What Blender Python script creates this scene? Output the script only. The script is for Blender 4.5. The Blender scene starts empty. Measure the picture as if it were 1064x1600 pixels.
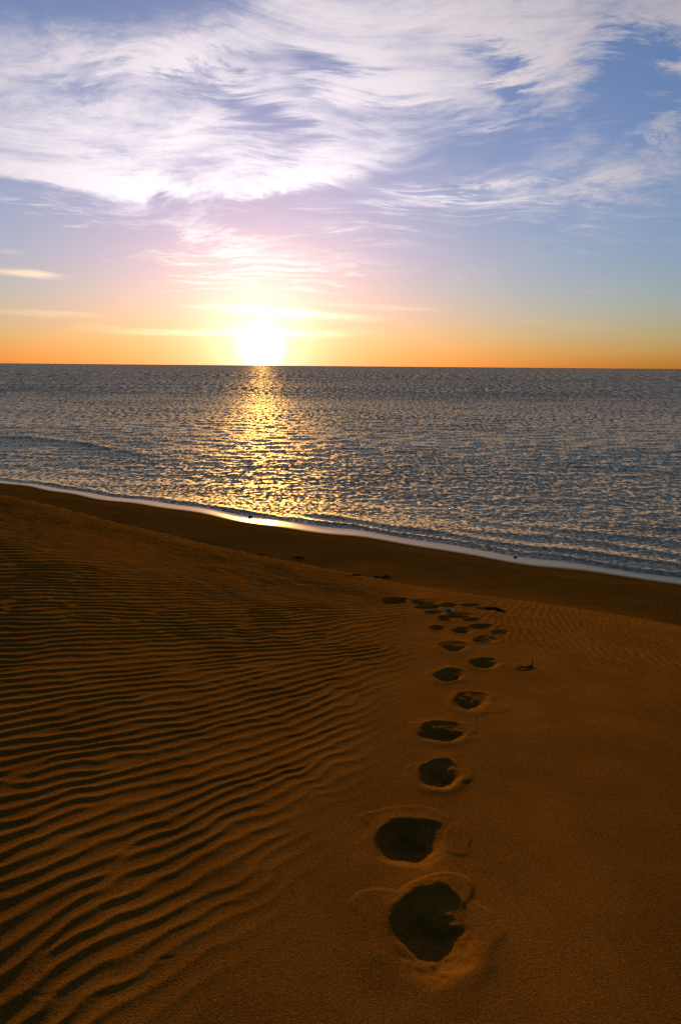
import bpy, math, random
import numpy as np

# ------------------------------------------------------------------ camera
sc = bpy.context.scene
COL = sc.collection
R = math.radians
EYE = 5.0                       # eye height above the sea (photographer standing on the dune)
PITCH, ROLL = 14.39, 0.485      # degrees down, degrees of horizon tilt
FPX = 20.0 / 36.0 * 1600.0      # focal length in photograph pixels

cam_data = bpy.data.cameras.new('camera')
cam = bpy.data.objects.new('camera', cam_data)
COL.objects.link(cam)
cam_data.sensor_fit = 'VERTICAL'
cam_data.sensor_height = 36.0
cam_data.lens = 20.0
cam_data.clip_start = 0.05
cam_data.clip_end = 80000.0
cam.location = (0, 0, EYE)
from mathutils import Matrix, Vector
CAMROT = Matrix.Rotation(R(90 - PITCH), 3, 'X') @ Matrix.Rotation(R(ROLL), 3, 'Z')
cam.rotation_euler = CAMROT.to_euler()
sc.camera = cam


def ray(px, py):
    """direction of a photograph pixel"""
    d = CAMROT @ Vector(((px - 532) / FPX, -(py - 800) / FPX, -1.0))
    return d.normalized()


def azel(px, py):
    d = ray(px, py)
    return math.degrees(math.atan2(d.x, d.y)), math.degrees(math.asin(d.z))


def at_z(px, py, z):
    d = ray(px, py)
    t = (z - EYE) / d.z
    return d.x * t, d.y * t


SUN_AZ, SUN_EL = azel(408, 543)

# ------------------------------------------------------------------ node helper


class S:
    """a node socket with arithmetic"""
    nt = None

    def __init__(self, sock):
        self.s = sock

    @staticmethod
    def math(op, *a, clamp=False):
        n = S.nt.nodes.new('ShaderNodeMath')
        n.operation = op
        n.use_clamp = clamp
        for i, v in enumerate(a):
            S.put(n.inputs[i], v)
        return S(n.outputs[0])

    @staticmethod
    def put(inp, v):
        if isinstance(v, S):
            S.nt.links.new(v.s, inp)
        else:
            inp.default_value = v

    def __add__(self, o): return S.math('ADD', self, o)
    def __radd__(self, o): return S.math('ADD', o, self)
    def __sub__(self, o): return S.math('SUBTRACT', self, o)
    def __rsub__(self, o): return S.math('SUBTRACT', o, self)
    def __mul__(self, o): return S.math('MULTIPLY', self, o)
    def __rmul__(self, o): return S.math('MULTIPLY', o, self)
    def __truediv__(self, o): return S.math('DIVIDE', self, o)
    def __rtruediv__(self, o): return S.math('DIVIDE', o, self)
    def __pow__(self, o): return S.math('POWER', self, o)


def ss(x, a, b, lo=0.0, hi=1.0):
    n = S.nt.nodes.new('ShaderNodeMapRange')
    n.interpolation_type = 'SMOOTHSTEP'
    S.put(n.inputs[0], x)
    for i, v in enumerate((a, b, lo, hi)):
        S.put(n.inputs[i + 1], v)
    return S(n.outputs[0])


def xyz(x, y, z=0.0):
    n = S.nt.nodes.new('ShaderNodeCombineXYZ')
    for i, v in enumerate((x, y, z)):
        S.put(n.inputs[i], v)
    return S(n.outputs[0])


def vmath(op, *a, out=0):
    n = S.nt.nodes.new('ShaderNodeVectorMath')
    n.operation = op
    for i, v in enumerate(a):
        S.put(n.inputs[3] if (op == 'SCALE' and i == 1) else n.inputs[i], v)
    return S(n.outputs[out])


def noise(vec, scale, detail=4.0, rough=0.55, dist=0.0, lac=2.0, col=False, dim='2D'):
    n = S.nt.nodes.new('ShaderNodeTexNoise')
    n.noise_dimensions = dim
    S.put(n.inputs['Vector'], vec)
    n.inputs['Scale'].default_value = scale
    n.inputs['Detail'].default_value = detail
    n.inputs['Roughness'].default_value = rough
    n.inputs['Lacunarity'].default_value = lac
    n.inputs['Distortion'].default_value = dist
    return S(n.outputs[1 if col else 0])


def mapping(vec, loc=(0, 0, 0), rot=0.0, scale=(1, 1, 1), kind='POINT'):
    n = S.nt.nodes.new('ShaderNodeMapping')
    n.vector_type = kind
    S.put(n.inputs[0], vec)
    n.inputs[1].default_value = loc
    n.inputs[2].default_value = (0, 0, rot)
    n.inputs[3].default_value = scale
    return S(n.outputs[0])


def curve(x, pts, xr, yr):
    """piecewise-smooth function of x through pts; xr, yr are the ranges"""
    n = S.nt.nodes.new('ShaderNodeFloatCurve')
    c = n.mapping.curves[0]
    q = [((a - xr[0]) / (xr[1] - xr[0]), (b - yr[0]) / (yr[1] - yr[0])) for a, b in pts]
    while len(c.points) < len(q):
        c.points.new(0.5, 0.5)
    for p, v in zip(c.points, sorted(q)):
        p.location = v
    n.mapping.extend = 'HORIZONTAL'
    n.mapping.update()
    S.put(n.inputs[1], (x - xr[0]) / (xr[1] - xr[0]))
    return S(n.outputs[0]) * (yr[1] - yr[0]) + yr[0]


def mixc(f, a, b, mode='MIX'):
    n = S.nt.nodes.new('ShaderNodeMix')
    n.data_type = 'RGBA'
    n.blend_type = mode
    S.put(n.inputs[0], f)
    for i, v in ((6, a), (7, b)):
        if isinstance(v, tuple) and len(v) == 3:
            v = v + (1.0,)
        S.put(n.inputs[i], v)
    return S(n.outputs[2])


# ------------------------------------------------------------------ world: low sun sky with cirrus
world = bpy.data.worlds.new('World')
sc.world = world
world.use_nodes = True
S.nt = world.node_tree
bg = world.node_tree.nodes['Background']
sky = world.node_tree.nodes.new('ShaderNodeTexSky')
sky.sky_type = 'NISHITA'
sky.sun_disc = False
sky.sun_elevation = R(SUN_EL)
sky.sun_rotation = R(SUN_AZ)
sky.air_density = 1.0
sky.dust_density = 0.6
sky.ozone_density = 3.0
STR = 0.15
tc = S(world.node_tree.nodes.new('ShaderNodeTexCoord').outputs['Generated'])
sep = world.node_tree.nodes.new('ShaderNodeSeparateXYZ')
S.put(sep.inputs[0], tc)
dx, dy, dz = (S(o) for o in sep.outputs)
AZ = S.math('ARCTAN2', dx, dy) * 57.29578
EL = S.math('ARCSINE', dz) * 57.29578
AE = xyz(AZ, EL, 1.0)
sdir = (math.sin(R(SUN_AZ)) * math.cos(R(SUN_EL)), math.cos(R(SUN_AZ)) * math.cos(R(SUN_EL)), math.sin(R(SUN_EL)))
SA = S.math('ARCCOSINE', S.math('MINIMUM', vmath('DOT_PRODUCT', tc, sdir, out=1), 0.999999)) * 57.29578   # angle to the sun

# cirrus lie on a high plane
zz = S.math('MAXIMUM', dz, 0.0) + 0.07
P = xyz(dx / zz, dy / zz, 0.0)
warp = vmath('SUBTRACT', noise(P, 0.8, 2.0, 0.5, col=True), (0.5, 0.5, 0.5))
Pw = vmath('ADD', P, vmath('SCALE', warp, 1.0))
fib = noise(mapping(Pw, rot=R(-22), scale=(0.9, 2.9, 1.0)), 1.9, 8.0, 0.72)     # fibrous streaks
fluff = noise(mapping(P, loc=(3.1, 8.2, 0), rot=R(14), scale=(1.0, 1.6, 1.0)), 6.0, 6.0, 0.72)
fib2 = noise(mapping(Pw, loc=(7.3, 2.1, 0), rot=R(30), scale=(1.2, 4.2, 1.0)), 3.0, 5.0, 0.66)
puff = noise(mapping(Pw, loc=(1.3, 4.4, 0)), 1.7, 6.0, 0.62)
tex = (fib - 0.5) * 1.2 + (fib2 - 0.5) * 0.85 + (puff - 0.5) * 1.25 + (fluff - 0.5) * 0.9


def lobe(px, py, wx, wy, rot, amp):
    """soft ellipse of cloud cover (amp > 0) or a gap (amp < 0); sizes given in photograph pixels"""
    a, e = azel(px, py)
    k = math.degrees(1.0 / FPX) * math.cos(math.atan(math.hypot(px - 532, py - 800) / FPX)) ** 2 * 1.12
    c, sn = math.cos(R(rot)), math.sin(R(rot))
    ax, ay = (c / (wx * k), sn / (wx * k)), (-sn / (wy * k), c / (wy * k))
    u = vmath('DOT_PRODUCT', AEw, (ax[0], ax[1], -(ax[0] * a + ax[1] * e)), out=1)
    v = vmath('DOT_PRODUCT', AEw, (ay[0], ay[1], -(ay[0] * a + ay[1] * e)), out=1)
    w = S.math('MAXIMUM', S.math('MULTIPLY_ADD', u * -1.0, u, S.math('MULTIPLY_ADD', v * -1.0, v, 1.0)), 0.0)
    return (w * w) * amp


AEw = vmath('ADD', vmath('ADD', AE, vmath('MULTIPLY', warp, (9.0, 5.0, 0.0))), xyz((puff - 0.5) * 13.0, (fib - 0.5) * 9.0, 0.0))
fEL = EL + (puff - 0.5) * 1.8 + (fib - 0.5) * 0.8
low_px = [(0, 288), (80, 300), (160, 312), (250, 318), (330, 316), (420, 311), (490, 301), (560, 292), (700, 268), (800, 242), (900, 222), (1000, 204), (1064, 186)]
low_pts = [(-90, 9.0)] + [azel(*p) for p in low_px] + [(60, 26.0), (90, 27.0)]
lowE = curve(AZ, low_pts, (-90, 90), (0, 40))
soft = ss(AZ, -8.0, 16.0, 0.9, 6.0)
band = ss(fEL - lowE, 0.0, soft)
up_pts = [(-90, 24.0)] + [azel(*p) for p in ((0, 38), (130, 58), (260, 42), (380, 8))] + [(-2, 31.0), (10, 33.0), (25, 32), (60, 33), (90, 33)]
upE = curve(AZ, up_pts, (-90, 90), (0, 40))
band = band * ss(upE - fEL, -2.2, 1.6)

cover = band * 0.69
for args in (
    # brighter bodies
    (250, 88, 330, 34, 1, 0.42), (560, 120, 170, 50, -12, 0.40), (800, 75, 190, 48, -10, 0.45),
    (990, 182, 120, 34, -14, 0.60), (200, 285, 340, 34, -2, 0.42), (520, 275, 70, 30, -10, 0.25), (700, 20, 300, 40, 8, 0.25),
    # gaps of blue
    (940, 105, 130, 70, -12, -0.95), (1060, 40, 130, 90, 0, 0.35), (755, 135, 95, 42, -24, -0.65), (345, 155, 190, 34, -12, -0.36), (440, 200, 110, 38, -24, -0.40),
    (470, 125, 90, 28, -22, -0.32), (590, 180, 150, 44, -6, -0.36), (130, 145, 190, 32, 2, -0.26), (690, 225, 200, 44, -4, -0.30),
    # streaks and wisps below the bank
    (85, 322, 130, 14, -3, 0.34), (310, 375, 200, 75, -18, 0.42), (480, 400, 190, 44, -4, 0.36),
    (780, 298, 150, 16, 6, 0.40), (640, 318, 180, 14, 6, 0.28), (880, 298, 280, 26, 10, 0.32), (1000, 240, 120, 12, 14, 0.18),
    (800, 240, 360, 110, -6, 0.30), (960, 320, 300, 80, 6, 0.20), (620, 330, 260, 60, 4, 0.14), (1010, 265, 220, 70, 10, 0.26), (940, 215, 200, 50, 0, 0.20), (955, 435, 40, 20, 40, 0.17), (740, 428, 80, 12, 12, 0.16),
):
    cover = cover + lobe(*args)
alpha = ss(cover + tex * 0.78 * ss(cover, -0.1, 0.35), -0.04, 1.16)
# thin bars near the sun, drawn out by the wind
AEw = vmath('ADD', AE, vmath('MULTIPLY', warp, (4.0, 0.5, 0.0)))
bars = None
for args in ((40, 428, 75, 9, -1, 0.95), (15, 394, 45, 6, 2, 0.65), (450, 489, 190, 10, -3, 0.9), (420, 520, 220, 10, 0, 0.6), (70, 491, 130, 8, -1, 0.45), (250, 520, 170, 8, -2, 0.4),
             (880, 508, 110, 12, -4, 0.20), (990, 548, 130, 5, 5, 0.14), (590, 480, 120, 6, -3, 0.3)):
    b = lobe(*args)
    bars = b if bars is None else bars + b
hstreak = noise(mapping(AE, scale=(0.06, 1.1, 1.0)), 1.6, 5.0, 0.6)
alpha = S.math('MAXIMUM', alpha * 0.93, S.math('MINIMUM', bars * ss(hstreak, 0.3, 0.62, 0.25, 1.15), 0.95))
# sunlit ice scatters forward: bright towards the sun, dim away from it
fwd = 0.05 + 0.33 * S.math('EXPONENT', SA * SA * (-1.0 / (40.0 * 40.0))) + 0.30 * S.math('EXPONENT', SA * (-1.0 / 9.0))
warm = ss(EL, 2.0, 15.0)
ccol = mixc(warm, (1.0, 0.70, 0.36), (1.0, 0.90, 0.95))
ccol = vmath('SCALE', ccol, fwd * (1.26 / STR))
clear = vmath('MULTIPLY', S(sky.outputs[0]), mixc(S.math('MULTIPLY', ss(SA, 26.0, 3.0), ss(EL, 0.5, 6.0)), (1.0, 1.0, 1.0), (0.97, 0.95, 1.20)))
sepc = world.node_tree.nodes.new('ShaderNodeSeparateColor')
S.put(sepc.inputs[0], clear)
# sky colour slightly tinted, its brightest low part softly compressed
clear = vmath('SCALE', vmath('MULTIPLY', clear, mixc(ss(EL, 0.0, 9.0), (1.04, 0.96, 1.05), (1.06, 0.95, 1.07))), 1.0 / (1.0 + S(sepc.outputs[0]) * (1.36 * STR)))
skyc = mixc(alpha, clear, ccol)
# the sun seen through the haze: disc and aureole
core = S.math('EXPONENT', (SA * (1.0 / 1.45)) ** 2.5 * -1.0) * (1.6 / STR)
aur = S.math('EXPONENT', SA * (-1.0 / 3.1)) * (0.7 / STR)
aur2 = S.math('EXPONENT', SA * (-1.0 / 12.0)) * (0.19 / STR)
glow = vmath('ADD', vmath('ADD', vmath('SCALE', (1.0, 0.86, 0.62), core), vmath('SCALE', (1.0, 0.77, 0.56), aur)), vmath('SCALE', (1.0, 0.77, 0.68), aur2))
above = ss(EL, -1.2, 0.0)
skyc = vmath('ADD', skyc, vmath('SCALE', glow, above))
S.nt.links.new(skyc.s, bg.inputs[0])
bg.inputs[1].default_value = STR

# ------------------------------------------------------------------ sun lamp and exposure
sun_data = bpy.data.lights.new('sun', 'SUN')
sun_data.energy = 2.2
sun_data.angle = R(0.9)
sun_data.color = (1.0, 0.57, 0.17)
sun = bpy.data.objects.new('sun', sun_data)
COL.objects.link(sun)
sun.rotation_euler = (-Vector(sdir)).to_track_quat('-Z', 'Y').to_euler()
sun.location = (-20, 150, 30)
sc.view_settings.view_transform = 'Standard'
sc.view_settings.look = 'None'
sc.view_settings.gamma = 1.0
sc.view_settings.exposure = 1.18
sc.cycles.use_denoising = False
world.cycles.sampling_method = 'MANUAL'
world.cycles.sample_map_resolution = 512

# ------------------------------------------------------------------ numpy helpers
rng = np.random.default_rng(7)
random.seed(7)


def smooth(x, a, b):
    t = np.clip((x - a) / (b - a), 0, 1)
    return t * t * (3 - 2 * t)


def vnoise(x, y, scale, seed):
    """smooth value noise in -1..1, feature size = scale"""
    g = np.random.default_rng(seed).uniform(-1, 1, (256, 256))
    u, v = np.asarray(x) / scale + 1000.3, np.asarray(y) / scale + 1000.7
    i, j = np.floor(u).astype(int), np.floor(v).astype(int)
    fu, fv = u - i, v - j
    fu, fv = fu * fu * (3 - 2 * fu), fv * fv * (3 - 2 * fv)
    a, b = g[i % 256, j % 256], g[(i + 1) % 256, j % 256]
    c, d = g[i % 256, (j + 1) % 256], g[(i + 1) % 256, (j + 1) % 256]
    return (a * (1 - fu) + b * fu) * (1 - fv) + (c * (1 - fu) + d * fu) * fv


# ------------------------------------------------------------------ lie of the land
SHORE_PX = [(0, 751), (130, 766), (260, 786), (400, 806), (532, 826), (700, 852), (850, 875), (1064, 902)]
shore_xy = np.array([at_z(px, py, 0.0) for px, py in SHORE_PX])
shore_fit = np.polyfit(shore_xy[:, 0], shore_xy[:, 1], 2)
SX0, SX1 = shore_xy[0, 0], shore_xy[-1, 0]


def shore_y(x):
    """waterline: a gently curved line, straight beyond the stretch in view"""
    xc = np.clip(x, SX0 - 4, SX1 + 4)
    slope = 2 * shore_fit[0] * xc + shore_fit[1]
    return np.polyval(shore_fit, xc) + slope * (x - xc) + 0.10 * np.sin(x * 0.9 + 0.6) + 0.06 * np.sin(x * 2.3)


SHORE_SLOPE = 2 * shore_fit[0] * 0 + shore_fit[1]
SHORE_COS = 1 / math.hypot(1, SHORE_SLOPE)


def inland(x, y):
    return (shore_y(x) - y) * SHORE_COS


EDGE = [(-150, 752, 10.6), (0, 775, 10.5), (220, 833, 10.0), (370, 872, 9.7), (500, 903, 9.4), (620, 928, 9.2), (760, 952, 9.0), (900, 973, 8.8), (1064, 1000, 8.6)]
e_phi, e_R, e_z = [], [], []
for px, py, rr in EDGE:
    d = ray(px, py)
    e_phi.append(math.atan2(d.x, d.y))
    e_R.append(rr)
    e_z.append(EYE + d.z / math.hypot(d.x, d.y) * rr)
e_phi = np.array([-math.pi, -1.6, -0.95] + e_phi + [0.95, 1.6, math.pi])
e_R = np.array([26.0, 22.0, 13.5] + e_R + [9.5, 18.0, 26.0])
e_z = np.array([3.3, 3.2, 2.95] + e_z + [1.2, 2.6, 3.3])
_pf = np.linspace(-math.pi, math.pi, 2001)
_ker = np.hanning(81) / np.hanning(81).sum()
_Rf = np.convolve(np.pad(np.interp(_pf, e_phi, e_R), 40, mode='edge'), _ker, 'valid')
_zf = np.convolve(np.pad(np.interp(_pf, e_phi, e_z), 40, mode='edge'), _ker, 'valid')
Z_TOP = EYE - 1.6


def base_height(x, y):
    """beach, dune and the ground behind, without ripples and footprints"""
    x = np.asarray(x, float)
    y = np.asarray(y, float)
    s = inland(x, y)
    zb = np.where(s < 0, s * 0.06, np.where(s < 1.6, s * 0.085, 0.136 + (s - 1.6) * 0.050))
    zb = np.minimum(zb, 0.9 + 0.6 * (1 - np.exp(-np.maximum(s - 11, 0) / 20)))
    r = np.hypot(x, y)
    phi = np.arctan2(x, y)
    Re, ze = np.interp(phi, _pf, _Rf), np.interp(phi, _pf, _zf)
    rr = np.sqrt(r * r + 0.25) - 0.5
    t = np.clip(rr / Re, 0, 3)
    zin = ze + (Z_TOP - ze) * np.clip(1 - t, 0, 1) ** 0.84
    q = np.maximum(r - Re, 0)
    drop = np.exp(-(q / 1.5) ** 1.6)
    zd = np.where(r < Re, zin, zb + (ze - zb) * drop)
    zd = np.maximum(zd, zb)
    zd = zd + 0.035 * vnoise(x, y, 2.4, 3) * smooth(s, 2, 5) + 0.012 * vnoise(x, y, 0.9, 4) * smooth(s, 2, 4) + 0.006 * vnoise(x, y, 1.7, 5) * smooth(s, 1, 3)
    return zd


def hit(px, py, h=base_height):
    """where the ray of a photograph pixel meets the ground"""
    d = ray(px, py)
    lo = 0.3
    t = np.arange(0.3, 60, 0.02)
    below = (EYE + d.z * t) < h(d.x * t, d.y * t)
    k = int(np.argmax(below)) if below.any() else len(t) - 1
    a, b = t[max(k - 1, 0)], t[k]
    for _ in range(20):
        m = (a + b) / 2
        if EYE + d.z * m < float(h(d.x * m, d.y * m)):
            b = m
        else:
            a = m
    return np.array([d.x * b, d.y * b])


# ------------------------------------------------------------------ wind ripples (phasor field)
CREST = [((0, 1445), (262, 1328)), ((0, 1245), (207, 1204)), ((0, 1105), (180, 1085)), ((0, 1000), (250, 988)), ((306, 1124), (438, 1090)),
         ((400, 1010), (520, 1005)), ((543, 1143), (626, 1094)), ((560, 1010), (640, 985)), ((100, 1560), (300, 1470)), ((330, 1360), (470, 1280)), ((100, 880), (300, 890)), ((420, 920), (560, 930)),
         ((833, 1022), (1062, 1116)), ((960, 990), (1010, 1022))]
c_pos, c_ang = [], []
for a, b in CREST:
    p, q = hit(*a), hit(*b)
    c_pos.append((p + q) / 2)
    c_ang.append(math.atan2(q[1] - p[1], q[0] - p[0]))
c_pos, c_ang = np.array(c_pos), np.array(c_ang)


def crest_angle(x, y):
    d2 = (x - c_pos[:, 0]) ** 2 + (y - c_pos[:, 1]) ** 2
    w = 1 / (d2 + 0.25) ** 1.5
    return 0.5 * math.atan2((w * np.sin(2 * c_ang)).sum(), (w * np.cos(2 * c_ang)).sum())


fade_line = np.array([hit(*p) for p in ((300, 1598), (420, 1400), (545, 1270), (632, 1165), (650, 1060), (665, 985), (680, 945))])
right_a, right_b = hit(770, 1035), hit(1064, 1150)


def ripple_mask(x, y):
    xl = np.interp(y, fade_line[:, 1], fade_line[:, 0])
    w = 0.35 + 0.05 * np.maximum(y, 0)
    left = smooth(xl - x + 0.16 * vnoise(x, y, 0.5, 11), -0.05, w) * (0.82 + 0.18 * vnoise(x, y, 0.8, 12))
    n = np.array([-(right_b - right_a)[1], (right_b - right_a)[0]])
    n = n / np.hypot(*n)
    dist = (x - right_a[0]) * n[0] + (y - right_a[1]) * n[1]
    right = smooth(dist + 0.3 * vnoise(x, y, 1.1, 13), -0.15, 1.3) * smooth(x, right_a[0] - 0.3, right_a[0] + 0.7) * 0.62
    r = np.hypot(x, y)
    Re = np.interp(np.arctan2(x, y), _pf, _Rf)
    return np.maximum(np.maximum(left, 0), right) * (1 - smooth(r - Re, -0.7, 0.5) * 0.85) * smooth(y, 0.2, 0.8)


GX0, GX1, GY0, GY1, GS = -9.5, 7.5, 0.4, 11.5, 0.0125
gnx, gny = int((GX1 - GX0) / GS), int((GY1 - GY0) / GS)
field = np.zeros((gny, gnx), np.complex64)
gx = (GX0 + GS * np.arange(gnx)).astype(np.float32)
gy = (GY0 + GS * np.arange(gny)).astype(np.float32)
pts = []
y = GY0
while y < GY1:
    x = GX0
    stp = 0.10 + 0.010 * y
    while x < GX1:
        pts.append((x + rng.uniform(-.09, .09), y + rng.uniform(-.05, .05)))
        x += stp * 2.2
    y += stp
pts = np.array(pts)
keep = ripple_mask(pts[:, 0], pts[:, 1]) > 0.02
keep &= np.abs(np.arctan2(pts[:, 0], pts[:, 1])) < 0.80
pts = pts[keep]
order = rng.permutation(len(pts))
for x0, y0 in pts[order]:
    rr = math.hypot(x0, y0)
    lam = (0.060 + 0.0065 * rr) * (1 + 0.08 * rng.normal())
    th = crest_angle(x0, y0) + 0.06 * rng.normal()
    if x0 > right_a[0] - 0.3 and y0 > 2.5:
        lam *= 0.85
    sa, sb = 0.36 + 0.02 * rr, 0.11 + 0.008 * rr
    ext = 2.1 * sa
    i0, i1 = int((x0 - ext - GX0) / GS), int((x0 + ext - GX0) / GS)
    exty = 2.1 * max(sb, sa * abs(math.sin(th)) + sb * 0.5)
    j0, j1 = int((y0 - exty - GY0) / GS), int((y0 + exty - GY0) / GS)
    i0, j0 = max(i0, 0), max(j0, 0)
    i1, j1 = min(i1, gnx), min(j1, gny)
    if i1 <= i0 or j1 <= j0:
        continue
    X = (gx[i0:i1] - np.float32(x0))[None, :]
    Y = (gy[j0:j1] - np.float32(y0))[:, None]
    al = X * np.float32(math.cos(th)) + Y * np.float32(math.sin(th))
    ac = -X * np.float32(math.sin(th)) + Y * np.float32(math.cos(th))
    ci, cj = min(max(int((x0 - GX0) / GS), 0), gnx - 1), min(max(int((y0 - GY0) / GS), 0), gny - 1)
    f0 = field[cj, ci]
    ph = np.angle(f0) + 0.10 * rng.normal() if abs(f0) > 0.15 else rng.uniform(0, 6.283)
    env = np.exp(-(al / sa) ** 2 - (ac / sb) ** 2)
    field[j0:j1, i0:i1] += env * np.exp(1j * (ac * np.float32(2 * math.pi / lam) + np.float32(ph)))


def ripple_height(x, y):
    wx = 0.020 * vnoise(x, y, 0.17, 14) + 0.010 * vnoise(x, y, 0.07, 15)
    wy = 0.026 * vnoise(x, y, 0.19, 16) + 0.010 * vnoise(x, y, 0.08, 17)
    u = np.clip((x + wx - GX0) / GS, 0, gnx - 2)
    v = np.clip((y + wy - GY0) / GS, 0, gny - 2)
    i, j = u.astype(int), v.astype(int)
    fu, fv = u - i, v - j
    F = (field[j, i] * (1 - fu) + field[j, i + 1] * fu) * (1 - fv) + (field[j + 1, i] * (1 - fu) + field[j + 1, i + 1] * fu) * fv
    p = np.angle(F)
    p = p - 0.45 * np.sin(p)                       # the lee side, towards the camera, is the steeper one
    h = (1.02 - np.sqrt(np.sin(p / 2) ** 2 + 0.004)) ** 1.75
    inside = (x > GX0) & (x < GX1) & (y > GY0) & (y < GY1)
    amp = (0.0068 + 0.0010 * np.hypot(x, y)) * np.clip(np.abs(F) / 0.8, 0.15, 1)
    return np.where(inside, h * amp, 0) * np.clip(ripple_mask(x, y), 0, 1.1)


# ------------------------------------------------------------------ footprints
# hollow: centre and half sizes in photograph pixels, depth in metres; then the crusts of sand pushed up around it
PRINTS = [
    ((682, 1448, 66, 74), 0.054, [(592, 1424, 50, 44, 0.0105), (684, 1405, 72, 42, 0.020), (750, 1450, 42, 38, 0.0091)]),
    ((638, 1314, 54, 38), 0.058, [(606, 1288, 42, 28, 0.0119), (652, 1282, 46, 18, 0.0091), (710, 1325, 26, 20, 0.0105)]),
    ((686, 1212, 36, 22), 0.048, [(660, 1206, 26, 16, 0.0091), (722, 1212, 20, 11, 0.0091)]),
    ((697, 1143, 36, 17), 0.048, [(664, 1143, 26, 13, 0.0105), (728, 1141, 20, 13, 0.0091)]),
    ((734, 1096, 28, 16), 0.048, [(768, 1108, 38, 9, 0.0112)]),
    ((702, 1055, 25, 10), 0.048, [(690, 1064, 30, 9, 0.0140)]),
    ((757, 1035, 25, 8), 0.048, [(795, 1041, 24, 5, 0.0105)]),
    ((709, 1010, 24, 8), 0.048, []),
    ((753, 1001, 20, 5), 0.048, []),
    ((720, 985, 16, 5), 0.048, []),
    ((752, 979, 19, 4), 0.048, []),
    ((696, 966, 13, 4), 0.048, []),
    ((721, 962, 22, 4), 0.048, []),
    ((622, 938, 22, 5), 0.12, []),
    ((662, 941, 26, 5), 0.048, []),
    ((668, 949, 22, 3), 0.08, []),
    ((700, 946, 20, 3), 0.048, []),
    ((765, 951, 20, 2.5), 0.048, []),
    ((678, 957, 16, 3), 0.048, []),
    ((739, 968, 15, 3), 0.048, []),
    ((735, 946, 18, 2.5), 0.048, []),
    ((684, 981, 14, 3.5), 0.040, []),
    ((778, 988, 15, 3), 0.040, []),
]


class Ellipse:
    def __init__(self, cx, cy, wx, wy):
        self.c = hit(cx, cy)
        a = hit(cx + wx, cy) - self.c
        b = (hit(cx, cy - wy) - hit(cx, cy + wy)) / 2
        self.inv = np.linalg.inv(np.array([a, b]).T)
        self.rad = max(np.hypot(*a), np.hypot(*b))

    def uv(self, x, y):
        dx, dy = x - self.c[0], y - self.c[1]
        return self.inv[0, 0] * dx + self.inv[0, 1] * dy, self.inv[1, 0] * dx + self.inv[1, 1] * dy


def wobble(u, v, seed, n=5, amt=0.10):
    a = np.arctan2(v, u)
    g = np.random.default_rng(seed)
    return 1 + sum(amt / (k + 0.6) * g.normal() * np.sin((k + 1) * a + g.uniform(0, 6.28)) for k in range(n))


foot = []
for i, (pit, depth, flaps) in enumerate(PRINTS):
    foot.append((Ellipse(*pit), depth, [(Ellipse(*f[:4]), f[4]) for f in flaps]))


def add_prints(x, y, z):
    """presses the footprints into z (in place) and returns which footprint each vertex belongs to (-1: none)"""
    owner = np.full(len(x), -1)
    damp = np.ones(len(x))
    dz = np.zeros(len(x))
    for i, (E, depth, flaps) in enumerate(foot):
        reach = E.rad * 1.7 + max([np.hypot(*(f.c - E.c)) + f.rad * 1.3 for f, _ in flaps] + [0])
        k = np.nonzero((x - E.c[0]) ** 2 + (y - E.c[1]) ** 2 < reach ** 2)[0]
        if not len(k):
            continue
        X, Y = x[k], y[k]
        u, v = E.uv(X, Y)
        rho = np.hypot(u, v) * wobble(u, v, 100 + i, 5, 0.085) * (1 + 0.05 * vnoise(X, Y, 0.05, 25))
        rho2 = np.hypot(u + 0.22, v + 0.12) * wobble(u, v, 200 + i, 6, 0.12)
        up = np.zeros(len(k))
        hold = rho < 1.25
        for j, (f, t) in enumerate(flaps):
            fu, fv = f.uv(X, Y)
            fr = np.hypot(fu, fv) * wobble(fu, fv, 300 + 7 * i + j, 6, 0.16)
            leftish = PRINTS[i][2][j][0] < PRINTS[i][0][0] - 5
            edge = 0.84 - (0.62 if leftish else 0.26) * smooth(-fv, -0.45, 0.45)
            plate = (0.34 + 0.10 * vnoise(X, Y, 0.09, 24)) * t * (1 - smooth(fr, edge, 1.0)) * (0.6 + 0.5 * fr)
            up = np.maximum(up, plate)
            hold |= fr < 1.05
        farside = smooth(v / (np.hypot(u, v) + 1e-6), -0.2, 0.7)
        up = up + 0.004 * np.exp(-((rho - 1.06) / 0.10) ** 2) * farside + 0.006 * np.exp(-((rho - 1.15) / 0.28) ** 2) * (0.6 + 0.6 * vnoise(X, Y, 0.12, 26))
        steep = 0.42 * (1 - smooth(rho2, 0.08, 0.62)) * (1 - smooth(rho, 0.8, 1.0)) + 0.58 * np.clip(1.02 - rho, 0, 1) ** 1.1      # collapsed far wall
        bowl = 0.5 * (1 - smooth(rho, 0.30, 1.0)) + 0.5 * np.clip(1.02 - rho, 0, 1)
        pitz = farside * steep + (1 - farside) * bowl
        crumb = 0.006 * vnoise(X, Y, 0.05, 21) + 0.005 * vnoise(X, Y, 0.022, 22)
        dzk = up * smooth(rho, 0.80, 1.02) - depth * pitz + crumb * (pitz * (1 - pitz) * 4 * 0.8 + (up > 0.012) * 0.35)
        dz[k] += dzk
        damp[k] *= smooth(rho, 0.9, 1.5)
        owner[k[hold]] = i
    return dz, damp, owner


CRACKS = [((18, 1552), (95, 1560), (180, 1574)), ((318, 1510), (322, 1552), (332, 1588)), ((95, 1500), (180, 1452), (290, 1420), (400, 1398)), ((180, 1540), (230, 1505), (280, 1494)), ((516, 1440), (545, 1485), (590, 1520))]
crack_xy = [np.array([hit(*p) for p in c]) for c in CRACKS]


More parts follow.
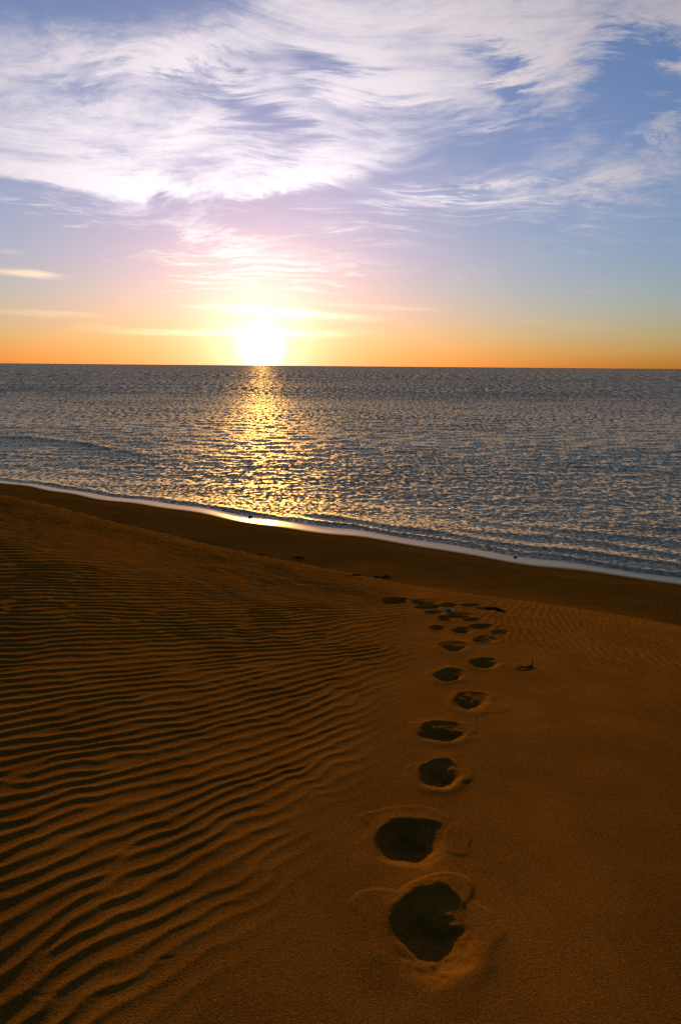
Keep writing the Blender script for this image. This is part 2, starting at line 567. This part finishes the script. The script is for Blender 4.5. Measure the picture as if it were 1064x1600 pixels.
def add_cracks(x, y):
    dz = np.zeros(len(x))
    for c in crack_xy:
        lo, hi = c.min(0) - 0.1, c.max(0) + 0.1
        k = np.nonzero((x > lo[0]) & (x < hi[0]) & (y > lo[1]) & (y < hi[1]))[0]
        if not len(k):
            continue
        best = np.full(len(k), 1e9)
        for p, q in zip(c[:-1], c[1:]):
            d = q - p
            L = np.hypot(*d)
            t = np.clip(((x[k] - p[0]) * d[0] + (y[k] - p[1]) * d[1]) / L ** 2, 0, 1)
            e = np.hypot(x[k] - p[0] - t * d[0], y[k] - p[1] - t * d[1])
            best = np.minimum(best, np.abs(e + 0.010 * vnoise(x[k], y[k], 0.07, 31)))
        dz[k] += (0.0005 * np.exp(-((best - 0.010) / 0.008) ** 2) - 0.0008 * np.exp(-(best / 0.006) ** 2)) * smooth(vnoise(x[k], y[k], 0.06, 33), -0.5, 0.4)
    return dz


# ------------------------------------------------------------------ materials


def new_mat(name):
    m = bpy.data.materials.new(name)
    m.use_nodes = True
    S.nt = m.node_tree
    return m, m.node_tree.nodes['Principled BSDF']


def tex_pos():
    return S(S.nt.nodes.new('ShaderNodeNewGeometry').outputs['Position'])


def bump(h, strength, dist, normal=None):
    n = S.nt.nodes.new('ShaderNodeBump')
    S.put(n.inputs['Strength'], strength)
    n.inputs['Distance'].default_value = dist
    S.put(n.inputs['Height'], h)
    if normal is not None:
        S.put(n.inputs['Normal'], normal)
    return S(n.outputs[0])


SAND_A, SAND_B = (0.170, 0.070, 0.0080), (0.135, 0.055, 0.0060)


def sand_color(p):
    g = noise(p, 420.0, 2.0, 0.6, dim='3D')
    m = noise(p, 2.2, 4.0, 0.6, dim='3D')
    c = mixc(ss(m, 0.35, 0.65), SAND_A, SAND_B)
    c = mixc(ss(g, 0.30, 0.50, 0.35, 0.0), c, (0.010, 0.004, 0.0005))
    k = noise(p, 130.0, 2.0, 0.7, dim='3D')
    c = mixc(ss(k, 0.30, 0.46, 0.55, 0.0), c, (0.020, 0.009, 0.0012))
    c = mixc(ss(k, 0.56, 0.72, 0.0, 0.5), c, (0.31, 0.14, 0.020))
    return mixc(ss(g, 0.58, 0.75, 0.0, 0.45), c, (0.32, 0.135, 0.018))


M_SAND, b = new_mat('dry_sand')
p = tex_pos()
S.put(b.inputs['Base Color'], sand_color(p))
b.inputs['Roughness'].default_value = 0.95
b.inputs['Specular IOR Level'].default_value = 0.0
S.put(b.inputs['Normal'], bump(noise(p, 170.0, 3.0, 0.75, dim='3D'), 1.0, 0.0040))

M_BEACH, b = new_mat('damp_beach_sand')
p = tex_pos()
st = noise(mapping(p, rot=math.atan(SHORE_SLOPE) * -1.0, scale=(0.25, 2.2, 1.0)), 1.2, 5.0, 0.6)
c = mixc(ss(st, 0.35, 0.7), (0.145, 0.060, 0.0060), (0.100, 0.041, 0.0038))
S.put(b.inputs['Base Color'], mixc(0.5, c, sand_color(p)))
b.inputs['Roughness'].default_value = 0.95
b.inputs['Specular IOR Level'].default_value = 0.0
S.put(b.inputs['Normal'], bump(noise(p, 60.0, 4.0, 0.7, dim='3D'), 0.8, 0.006))

M_WET, b = new_mat('wet_sand_sheen')
p = tex_pos()
wet_attr = S.nt.nodes.new('ShaderNodeAttribute')
wet_attr.attribute_name = 'wetness'
wt = S(wet_attr.outputs['Fac'])
S.put(b.inputs['Base Color'], mixc(wt, (0.100, 0.045, 0.0045), (0.11, 0.07, 0.03)))
b.inputs['Roughness'].default_value = 0.9
b.inputs['Specular IOR Level'].default_value = 0.0
wn = bump(noise(p, 9.0, 4.0, 0.6, dim='3D'), 0.35, 0.004)
fres = S.nt.nodes.new('ShaderNodeFresnel')
fres.inputs['IOR'].default_value = 2.6
S.put(fres.inputs['Normal'], wn)
gl = S.nt.nodes.new('ShaderNodeBsdfGlossy')
gl.inputs['Color'].default_value = (1.0, 0.86, 0.66, 1)
gl.inputs['Roughness'].default_value = 0.24
S.put(gl.inputs['Normal'], wn)
mx = S.nt.nodes.new('ShaderNodeMixShader')
S.put(mx.inputs[0], S(fres.outputs[0]) * wt)
S.nt.links.new(b.outputs[0], mx.inputs[1])
S.nt.links.new(gl.outputs[0], mx.inputs[2])
S.nt.links.new(mx.outputs[0], S.nt.nodes['Material Output'].inputs['Surface'])

M_SEA, b = new_mat('sea_water')
p = tex_pos()
sepp = S.nt.nodes.new('ShaderNodeSeparateXYZ')
S.put(sepp.inputs[0], p)
dist = S(sepp.outputs[1])
far = ss(dist, 40.0, 260.0)
rough = ss(dist, 25.0, 300.0, 0.64, 0.66)                   # waves too small to resolve far out
# slopes of the wavelets, coarser further out where the eye can no longer part them
LAY = [(0.085, 0.075, None, (16.0, 30.0)), (0.12, 0.17, (14.0, 28.0), (38.0, 65.0)), (0.24, 0.55, (35.0, 60.0), (85.0, 140.0)), (0.52, 1.7, (80.0, 140.0), (190.0, 320.0)), (1.4, 6.0, (180.0, 320.0), None)]
slope = None
for i, (lx, ly, fin, fout) in enumerate(LAY):
    v = vmath('SUBTRACT', noise(mapping(p, loc=(3.7 * i, 9.1 * i, 0), scale=(1 / lx, 1 / ly, 1.0)), 0.6, 3.0, 0.65, col=True, dim='2D'), (0.5, 0.5, 0.5))
    w = 1.0
    if fin:
        w = ss(dist, *fin)
    if fout:
        w = ss(dist, fout[0], fout[1], 1.0, 0.0) * w
    v = vmath('SCALE', v, w)
    slope = v if slope is None else vmath('ADD', slope, v)
geo = S(S.nt.nodes.new('ShaderNodeNewGeometry').outputs['Normal'])
lean = ss(dist, 20.0, 120.0, 0.0, -0.17) + (noise(mapping(p, rot=math.atan(SHORE_SLOPE) * -0.7, scale=(0.16, 0.95, 1.0)), 1.0, 3.0, 0.6) - 0.5) * -0.5 + (noise(mapping(p, rot=0.1, scale=(0.02, 0.09, 1.0)), 1.0, 3.0, 0.6) - 0.5) * -0.25                    # the faces of the waves that come in
nrm = vmath('ADD', vmath('ADD', geo, vmath('MULTIPLY', slope, (1.0, 1.75, 0.0))), xyz(0.0, lean, 0.0))
nrm = vmath('NORMALIZE', nrm)
fres = S.nt.nodes.new('ShaderNodeFresnel')
S.put(fres.inputs['IOR'], 3.2 - far * 1.5)
S.put(fres.inputs['Normal'], nrm)
gl = S.nt.nodes.new('ShaderNodeBsdfGlossy')
gl.inputs['Color'].default_value = (1.0, 0.85, 0.56, 1)
S.put(gl.inputs['Roughness'], rough)
S.put(gl.inputs['Normal'], nrm)
df = S.nt.nodes.new('ShaderNodeBsdfDiffuse')
df.inputs['Color'].default_value = (0.045, 0.040, 0.034, 1)
mx = S.nt.nodes.new('ShaderNodeMixShader')
S.nt.links.new(fres.outputs[0], mx.inputs[0])
S.nt.links.new(df.outputs[0], mx.inputs[1])
S.nt.links.new(gl.outputs[0], mx.inputs[2])
S.nt.links.new(mx.outputs[0], S.nt.nodes['Material Output'].inputs['Surface'])
S.nt.nodes.remove(b)

# ------------------------------------------------------------------ terrain mesh: one sheet, cut into its regions
fine = np.radians(np.arange(-43.0, 43.01, 0.15))
coarse = np.radians(np.concatenate([np.arange(-180, -60, 4.0), np.arange(-60, -43, 1.0)]))
phis = np.concatenate([coarse, fine, -coarse[::-1][:-1]])
radii = [0.35]
while radii[-1] < 13.5:
    radii.append(radii[-1] * (1.012 if radii[-1] < 1.0 else 1.0027))
while radii[-1] < 40:
    radii.append(radii[-1] * 1.006)
while radii[-1] < 2500:
    radii.append(radii[-1] * 1.09)
radii = np.array(radii)
NP, NR = len(phis), len(radii)
PH, RR = np.meshgrid(phis, radii)
TX, TY = (RR * np.sin(PH)).ravel(), (RR * np.cos(PH)).ravel()
TX = np.append(TX, 0.0)
TY = np.append(TY, 0.0)
TZ = base_height(TX, TY)
dzp, damp, owner = add_prints(TX, TY, TZ)
near = np.hypot(TX, TY) < 14
rip = np.zeros(len(TX))
rip[near] = ripple_height(TX[near], TY[near])
TZ = TZ + rip * damp + dzp + add_cracks(TX, TY)
TS = inland(TX, TY)

idx = np.arange(NP * NR).reshape(NR, NP)
nxt = np.roll(idx, -1, axis=1)
quads = np.stack([idx[:-1], idx[1:], nxt[1:], nxt[:-1]], -1).reshape(-1, 4)      # normals up
cap = NP * NR
caps = np.stack([np.full(NP, cap), idx[0], nxt[0]], -1)
co = np.stack([TX, TY, TZ], -1)


def vertex_normals(co, quads, caps):
    n = np.zeros_like(co)
    q = np.cross(co[quads[:, 2]] - co[quads[:, 0]], co[quads[:, 3]] - co[quads[:, 1]])
    for c in range(4):
        for a in range(3):
            n[:, a] += np.bincount(quads[:, c], q[:, a], len(co))
    n[caps.ravel()] = (0, 0, 1)
    n /= np.linalg.norm(n, axis=1)[:, None] + 1e-12
    n *= np.sign(n[:, 2:3] + 1e-9)
    return n


VN = vertex_normals(co, quads, caps)


def flip_up(co, f):
    a = np.cross(co[f[:, 1]] - co[f[:, 0]], co[f[:, 2]] - co[f[:, 0]])
    return np.where((a[:, 2] < 0)[:, None], f[:, ::-1], f)


quads = flip_up(co, quads)
caps = flip_up(co, caps)


def region(name, fq, ft=None, mat=None, parent=None, attrs=None, normals=VN, coords=co):
    """mesh object from part of a big sheet, keeping the sheet's normals so that no seam shows"""
    flat = fq.ravel() if ft is None else np.concatenate([fq.ravel(), ft.ravel()])
    used, inv = np.unique(flat, return_inverse=True)
    nq, ntri = len(fq), 0 if ft is None else len(ft)
    me = bpy.data.meshes.new(name)
    me.vertices.add(len(used))
    me.vertices.foreach_set('co', coords[used].astype(np.float32).ravel())
    me.loops.add(len(flat))
    me.loops.foreach_set('vertex_index', inv.astype(np.int32))
    me.polygons.add(nq + ntri)
    me.polygons.foreach_set('loop_start', np.concatenate([np.arange(nq) * 4, nq * 4 + np.arange(ntri) * 3]).astype(np.int32))
    me.update(calc_edges=True)
    me.polygons.foreach_set('use_smooth', np.ones(nq + ntri, bool))
    for k, v in (attrs or {}).items():
        me.attributes.new(k, 'FLOAT', 'POINT').data.foreach_set('value', v[used].astype(np.float32))
    me.normals_split_custom_set_from_vertices(normals[used])
    me.materials.append(mat)
    o = bpy.data.objects.new(name, me)
    COL.objects.link(o)
    o.parent = parent
    return o


wet_w = np.interp(np.arange(-40, 40, 0.5), shore_xy[:, 0], [0.45, 0.58, 0.70, 0.76, 0.78, 0.74, 0.64, 0.55])


def wet_width(x):
    return np.interp(x, np.arange(-40, 40, 0.5), wet_w) + 0.06 * vnoise(x, x * 0, 1.3, 41)


fc = quads.mean(1)
cx, cy = TX[quads].mean(1), TY[quads].mean(1)
cs = inland(cx, cy)
own = np.max(owner[quads], axis=1)
own = np.where((owner[quads] >= 0).sum(1) >= 2, own, -1)
is_wet = (cs < wet_width(cx) + 0.35) & (cs > -60)
cphi, cr = np.arctan2(cx, cy), np.hypot(cx, cy)
is_beach = (cr > np.interp(cphi, _pf, _Rf) + 0.25 * vnoise(cx, cy, 0.6, 42)) & ~is_wet & (own < 0)
wetness = 1 - smooth(TS, wet_width(TX) - 0.12, wet_width(TX) + 0.2)
deep = cs <= -60
is_dune = ~is_wet & ~is_beach & (own < 0) & ~deep


def structure(o):
    o['kind'] = 'structure'
    return o


dune = structure(region('sand_dune', quads[is_dune], caps, M_SAND))
beach = structure(region('beach', quads[is_beach & ~deep], None, M_BEACH))
wet = structure(region('wet_sand', quads[is_wet & ~deep], None, M_WET, None, {'wetness': wetness}))
for i in range(len(foot)):
    m = own == i
    if m.any():
        region('footprint', quads[m], None, M_SAND, dune)

# ------------------------------------------------------------------ sea
th = [0.47]
while th[-1] > 0.0012:
    th.append(th[-1] - 0.00095)
sr = EYE / np.tan(np.array(th))
sr = np.append(sr, [5200, 7000, 10000, 16000, 30000])
sphi = np.concatenate([np.radians(np.arange(-100, -44, 1.5)), np.arange(math.radians(-44), math.radians(42), 0.0015), np.radians(np.arange(42, 101, 1.5))])
SPH, SRR = np.meshgrid(sphi, sr)
WX, WY = (SRR * np.sin(SPH)).ravel(), (SRR * np.cos(SPH)).ravel()
off = -inland(WX, WY)                         # metres offshore
cell = np.maximum(np.gradient(sr)[:, None] * np.ones_like(SRR), SRR * 0.0015).ravel()
wg = np.random.default_rng(23)
WZ = np.zeros(len(WX))
mean_dir = math.atan2(-1.0, -SHORE_SLOPE * 0.6)          # waves run in towards the beach
vis = np.clip(0.0011 * SRR.ravel() ** 2, 0.45, 1.3)
for k in range(110):
    lam = 0.24 * 2 ** (3.6 * (k + wg.random()) / 110)
    a = mean_dir + wg.normal() * 0.7
    kx, ky = math.cos(a) * 2 * math.pi / lam, math.sin(a) * 2 * math.pi / lam
    rel = np.log2(lam / vis)
    slope = 0.018 * np.exp(-(np.maximum(rel, 0) / 0.9) ** 2)
    res = np.clip((lam / cell - 2.0) / 1.5, 0, 1)
    s_ = np.sin(kx * WX + ky * WY + wg.uniform(0, 6.283))
    WZ += slope * lam / (2 * math.pi) * res * (s_ + 0.35 * s_ * s_)
patch = 0.85 + 0.25 * vnoise(WX, WY * 2.2, 9.0, 51) + 0.25 * vnoise(WX, WY * 2.0, 2.5, 52)
WZ *= patch * (0.10 + 0.90 * smooth(off, 0.2, 5.0))


def wavelet(line_off, height, width, x0, x1, seed, wav=0.25):
    """a small wave running along the shore line_off metres out"""
    d = off - line_off - wav * vnoise(WX, WX * 0, 2.0, seed) - 0.10 * vnoise(WX, WX * 0, 0.6, seed + 1)
    prof = np.exp(-(d / np.where(d < 0, width * 0.45, width)) ** 2)
    lat = smooth(WX, x0, x0 + 2.0) * (1 - smooth(WX, x1 - 2.0, x1)) * (0.65 + 0.5 * vnoise(WX, WX * 0, 1.5, seed + 2))
    return height * prof * lat


WZ += wavelet(0.30, 0.045, 0.22, -16, 14, 61, 0.12) + wavelet(0.95, 0.07, 0.35, -2.0, 16, 64) + wavelet(1.9, 0.05, 0.45, 2.0, 18, 67, 0.4) + wavelet(3.3, 0.04, 0.5, 3.0, 22, 70, 0.5)
line = np.array([at_z(*q, 0) for q in ((-60, 678), (0, 683), (110, 692), (205, 708), (280, 722))])
d = WY - np.interp(WX, line[:, 0], line[:, 1]) + 0.3 * vnoise(WX, WX * 0, 3.0, 81)
WZ += 0.16 * np.exp(-(d / np.where(d < 0, 0.35, 1.2)) ** 2) * smooth(WX, line[0, 0], line[0, 0] + 2) * (1 - smooth(WX, line[-1, 0] - 5, line[-1, 0])) * (0.6 + 0.5 * vnoise(WX, WX * 0, 2.2, 82))
WZ += 0.012 * smooth(off, -0.2, 0.3)
sNP, sNR = len(sphi), len(sr)
sidx = np.arange(sNP * sNR).reshape(sNR, sNP)
sq = np.stack([sidx[:-1, :-1], sidx[1:, :-1], sidx[1:, 1:], sidx[:-1, 1:]], -1).reshape(-1, 4)
sco = np.stack([WX, WY, WZ], -1)
sq = sq[(off[sq] > -0.25).all(1)]
SN = vertex_normals(sco, sq, np.zeros((0, 3), int))
sq = flip_up(sco, sq)
sea = structure(region('sea', sq, None, M_SEA, None, None, SN, sco))


# ------------------------------------------------------------------ small things lying on the sand
def ground(x, y):
    x, y = np.array([x]), np.array([y])
    z = base_height(x, y)
    dz, dm, _ = add_prints(x, y, z)
    return float((z + ripple_height(x, y) * dm + dz)[0])


def on_ground(px, py, lift=0.0):
    x, y = hit(px, py)
    return Vector((x, y, ground(x, y) + lift))


def tube_mesh(name, pts, rad, sides=8, seed=0, squash=1.0):
    """bent, tapering, slightly knobbly rod through pts"""
    g = random.Random(seed)
    vs, fs = [], []
    up = Vector((0, 0, 1))
    for i, p in enumerate(pts):
        a, b = pts[max(i - 1, 0)], pts[min(i + 1, len(pts) - 1)]
        t = (b - a).normalized()
        u = t.cross(up)
        u = u.normalized() if u.length > 0.05 else Vector((1, 0, 0))
        w = u.cross(t).normalized()
        for k in range(sides):
            an = 2 * math.pi * k / sides
            r = rad[i] * g.uniform(0.82, 1.15)
            vs.append(p + u * (math.cos(an) * r) + w * (math.sin(an) * r * squash))
    for i in range(len(pts) - 1):
        for k in range(sides):
            k2 = (k + 1) % sides
            fs.append((i * sides + k, i * sides + k2, (i + 1) * sides + k2, (i + 1) * sides + k))
    fs.append(tuple(range(sides))[::-1])
    fs.append(tuple((len(pts) - 1) * sides + k for k in range(sides)))
    me = bpy.data.meshes.new(name)
    me.from_pydata(vs, [], fs)
    for q in me.polygons:
        q.use_smooth = True
    return me


def bent(p0, p1, n, wig, seed, arch=0.0):
    g = random.Random(seed)
    return [p0.lerp(p1, i / (n - 1)) + Vector((g.uniform(-wig, wig), g.uniform(-wig, wig), g.uniform(-wig, wig) * 0.4 + arch * math.sin(math.pi * i / (n - 1)))) for i in range(n)]


def place(name, me, mat, label=None, cat=None, group=None, parent=None):
    me.materials.append(mat)
    o = bpy.data.objects.new(name, me)
    COL.objects.link(o)
    if parent is not None:
        o.parent = parent
    else:
        o['label'] = label
        o['category'] = cat
        if group:
            o['group'] = group
    return o


def plain(name, a, b_, scale, rough, bumpd=0.002):
    m, b = new_mat(name)
    p = tex_pos()
    S.put(b.inputs['Base Color'], mixc(ss(noise(p, scale, 4.0, 0.6, dim='3D'), 0.35, 0.65), a, b_))
    b.inputs['Roughness'].default_value = rough
    b.inputs['Specular IOR Level'].default_value = 0.5 if rough < 0.55 else 0.0
    S.put(b.inputs['Normal'], bump(noise(p, scale * 2.5, 3.0, 0.6, dim='3D'), 0.6, bumpd))
    return m


M_WOOD = plain('dark_wood', (0.030, 0.018, 0.010), (0.012, 0.007, 0.004), 120.0, 0.85)
M_WEED = plain('dried_seaweed', (0.022, 0.014, 0.006), (0.008, 0.006, 0.003), 60.0, 0.6)
M_STONE = plain('dark_stone', (0.050, 0.036, 0.024), (0.022, 0.016, 0.011), 40.0, 0.7)
M_LITTER = plain('faded_plastic', (0.17, 0.20, 0.27), (0.10, 0.125, 0.18), 30.0, 0.6, 0.0008)
M_LID = plain('pale_plastic', (0.60, 0.58, 0.58), (0.45, 0.43, 0.44), 30.0, 0.5, 0.0005)

# twig with a hooked end beside the footprints
a, b, c = on_ground(806, 1046, 0.004), on_ground(826, 1043, 0.007), on_ground(831, 1041, 0.006)
tw = place('twig', tube_mesh('twig', bent(a, b, 7, 0.003, 5, 0.006) + [c], [0.0035, 0.0045, 0.005, 0.006, 0.006, 0.007, 0.007, 0.006], 8, 5), M_WOOD,
           'small dark hooked twig lying on the smooth sand right of the footprints', 'twig')
place('side_shoot', tube_mesh('side_shoot', [c + Vector((-0.006, 0, 0)), c + Vector((0.003, 0.002, 0.020)), c + Vector((0.0, 0.004, 0.040)), c + Vector((-0.006, 0.005, 0.052))], [0.006, 0.0055, 0.0045, 0.003], 7, 6), M_WOOD, parent=tw)
# driftwood at the foot of the dune
a, b = on_ground(758, 950, 0.012), on_ground(790, 957, 0.012)
dw = place('driftwood_stick', tube_mesh('driftwood_stick', bent(a, b, 9, 0.008, 8, 0.012), [0.010, 0.016, 0.018, 0.020, 0.018, 0.019, 0.016, 0.013, 0.008], 9, 8), M_WOOD,
           'dark driftwood stick lying along the foot of the dune past the footprints', 'driftwood')
q = a.lerp(b, 0.35)
place('branch_stub', tube_mesh('branch_stub', [q, q + Vector((0.03, -0.02, 0.025)), q + Vector((0.06, -0.03, 0.036))], [0.012, 0.010, 0.006], 7, 9), M_WOOD, parent=dw)
# scrap of litter among the footprints: a crushed little bottle with its cap
a = on_ground(695, 955, 0.016)
b = on_ground(708, 955.5, 0.018)
d = (b - a)
pts = [a + d * t for t in (0, 0.04, 0.2, 0.36, 0.5, 0.62, 0.72, 0.80, 0.86)]
lb = place('litter_piece', tube_mesh('litter_piece', pts, [0.012, 0.021, 0.023, 0.017, 0.022, 0.021, 0.015, 0.009, 0.008], 12, 3, 0.8), M_LITTER,
           'tiny pale blue piece of litter lying among the far footprints', 'litter')
place('cap', tube_mesh('cap', [a + d * 0.86, a + d * 0.88, a + d * 0.98, a + d], [0.008, 0.011, 0.011, 0.009], 12, 2, 0.9), M_LID, parent=lb)


def stone(px, py, w, seed, label, group=None):
    g = np.random.default_rng(seed)
    c = on_ground(px, py)
    vs, fs = [], []
    nu, nv = 14, 8
    ph = g.uniform(0, 6.28, 6)
    for j in range(nv + 1):
        th_ = math.pi * j / nv
        for i in range(nu):
            an = 2 * math.pi * i / nu
            r = 1 + 0.16 * math.sin(2 * an + ph[0]) + 0.10 * math.sin(3 * an + 2 * th_ + ph[1]) + 0.08 * math.sin(5 * an - 3 * th_ + ph[2])
            vs.append((c.x + w * r * math.sin(th_) * math.cos(an), c.y + 0.7 * w * r * math.sin(th_) * math.sin(an), c.z + 0.12 * w + 0.5 * w * math.cos(th_) * (1 + 0.25 * math.sin(an + ph[3]))))
    for j in range(nv):
        for i in range(nu):
            i2 = (i + 1) % nu
            fs.append((j * nu + i, (j + 1) * nu + i, (j + 1) * nu + i2, j * nu + i2))
    me = bpy.data.meshes.new('stone')
    me.from_pydata(vs, [], fs)
    for q in me.polygons:
        q.use_smooth = True
    return place('stone', me, M_STONE, label, 'stone', group)


stone(391, 808, 0.075, 1, 'small dark stone on the shining wet sand below the glitter path', 'stones on the wet sand')
stone(354, 797, 0.05, 2, 'tiny stone at the water edge left of the glitter path', 'stones on the wet sand')
stone(805, 871, 0.055, 3, 'small dark stone on the pale wet strip at the right', 'stones on the wet sand')


def weed(px, py, w, seed, label):
    g = random.Random(seed)
    c = on_ground(px, py, 0.006)
    root = bpy.data.objects.new('seaweed_clump', None)
    COL.objects.link(root)
    root.location = c
    root['label'] = label
    root['category'] = 'seaweed'
    root['group'] = 'seaweed clumps on the beach'
    root.empty_display_size = 0.05
    for k in range(7):
        a0 = g.uniform(0, 6.28)
        p, q = Vector((0, 0, 0)), []
        for i in range(7):
            q.append(p.copy())
            a0 += g.uniform(-0.7, 0.7)
            p = p + Vector((math.cos(a0) * w * 0.28, math.sin(a0) * w * 0.20, g.uniform(-0.002, 0.006) if i < 3 else g.uniform(-0.006, 0.001)))
        place('frond', tube_mesh('frond', q, [w * 0.05, w * 0.09, w * 0.10, w * 0.09, w * 0.08, w * 0.06, w * 0.03], 6, seed * 10 + k, 0.5), M_WEED, parent=root)


weed(549, 901, 0.13, 11, 'dark seaweed clump on the beach just beyond the dune foot, left of its neighbour')
weed(597, 902, 0.15, 12, 'dark seaweed clump on the beach, the rightmost and nearest the footprints')
weed(466, 871, 0.12, 13, 'thin seaweed clump on the beach halfway between dune and water')
weed(406, 868, 0.13, 14, 'leftmost seaweed clump on the brown beach')
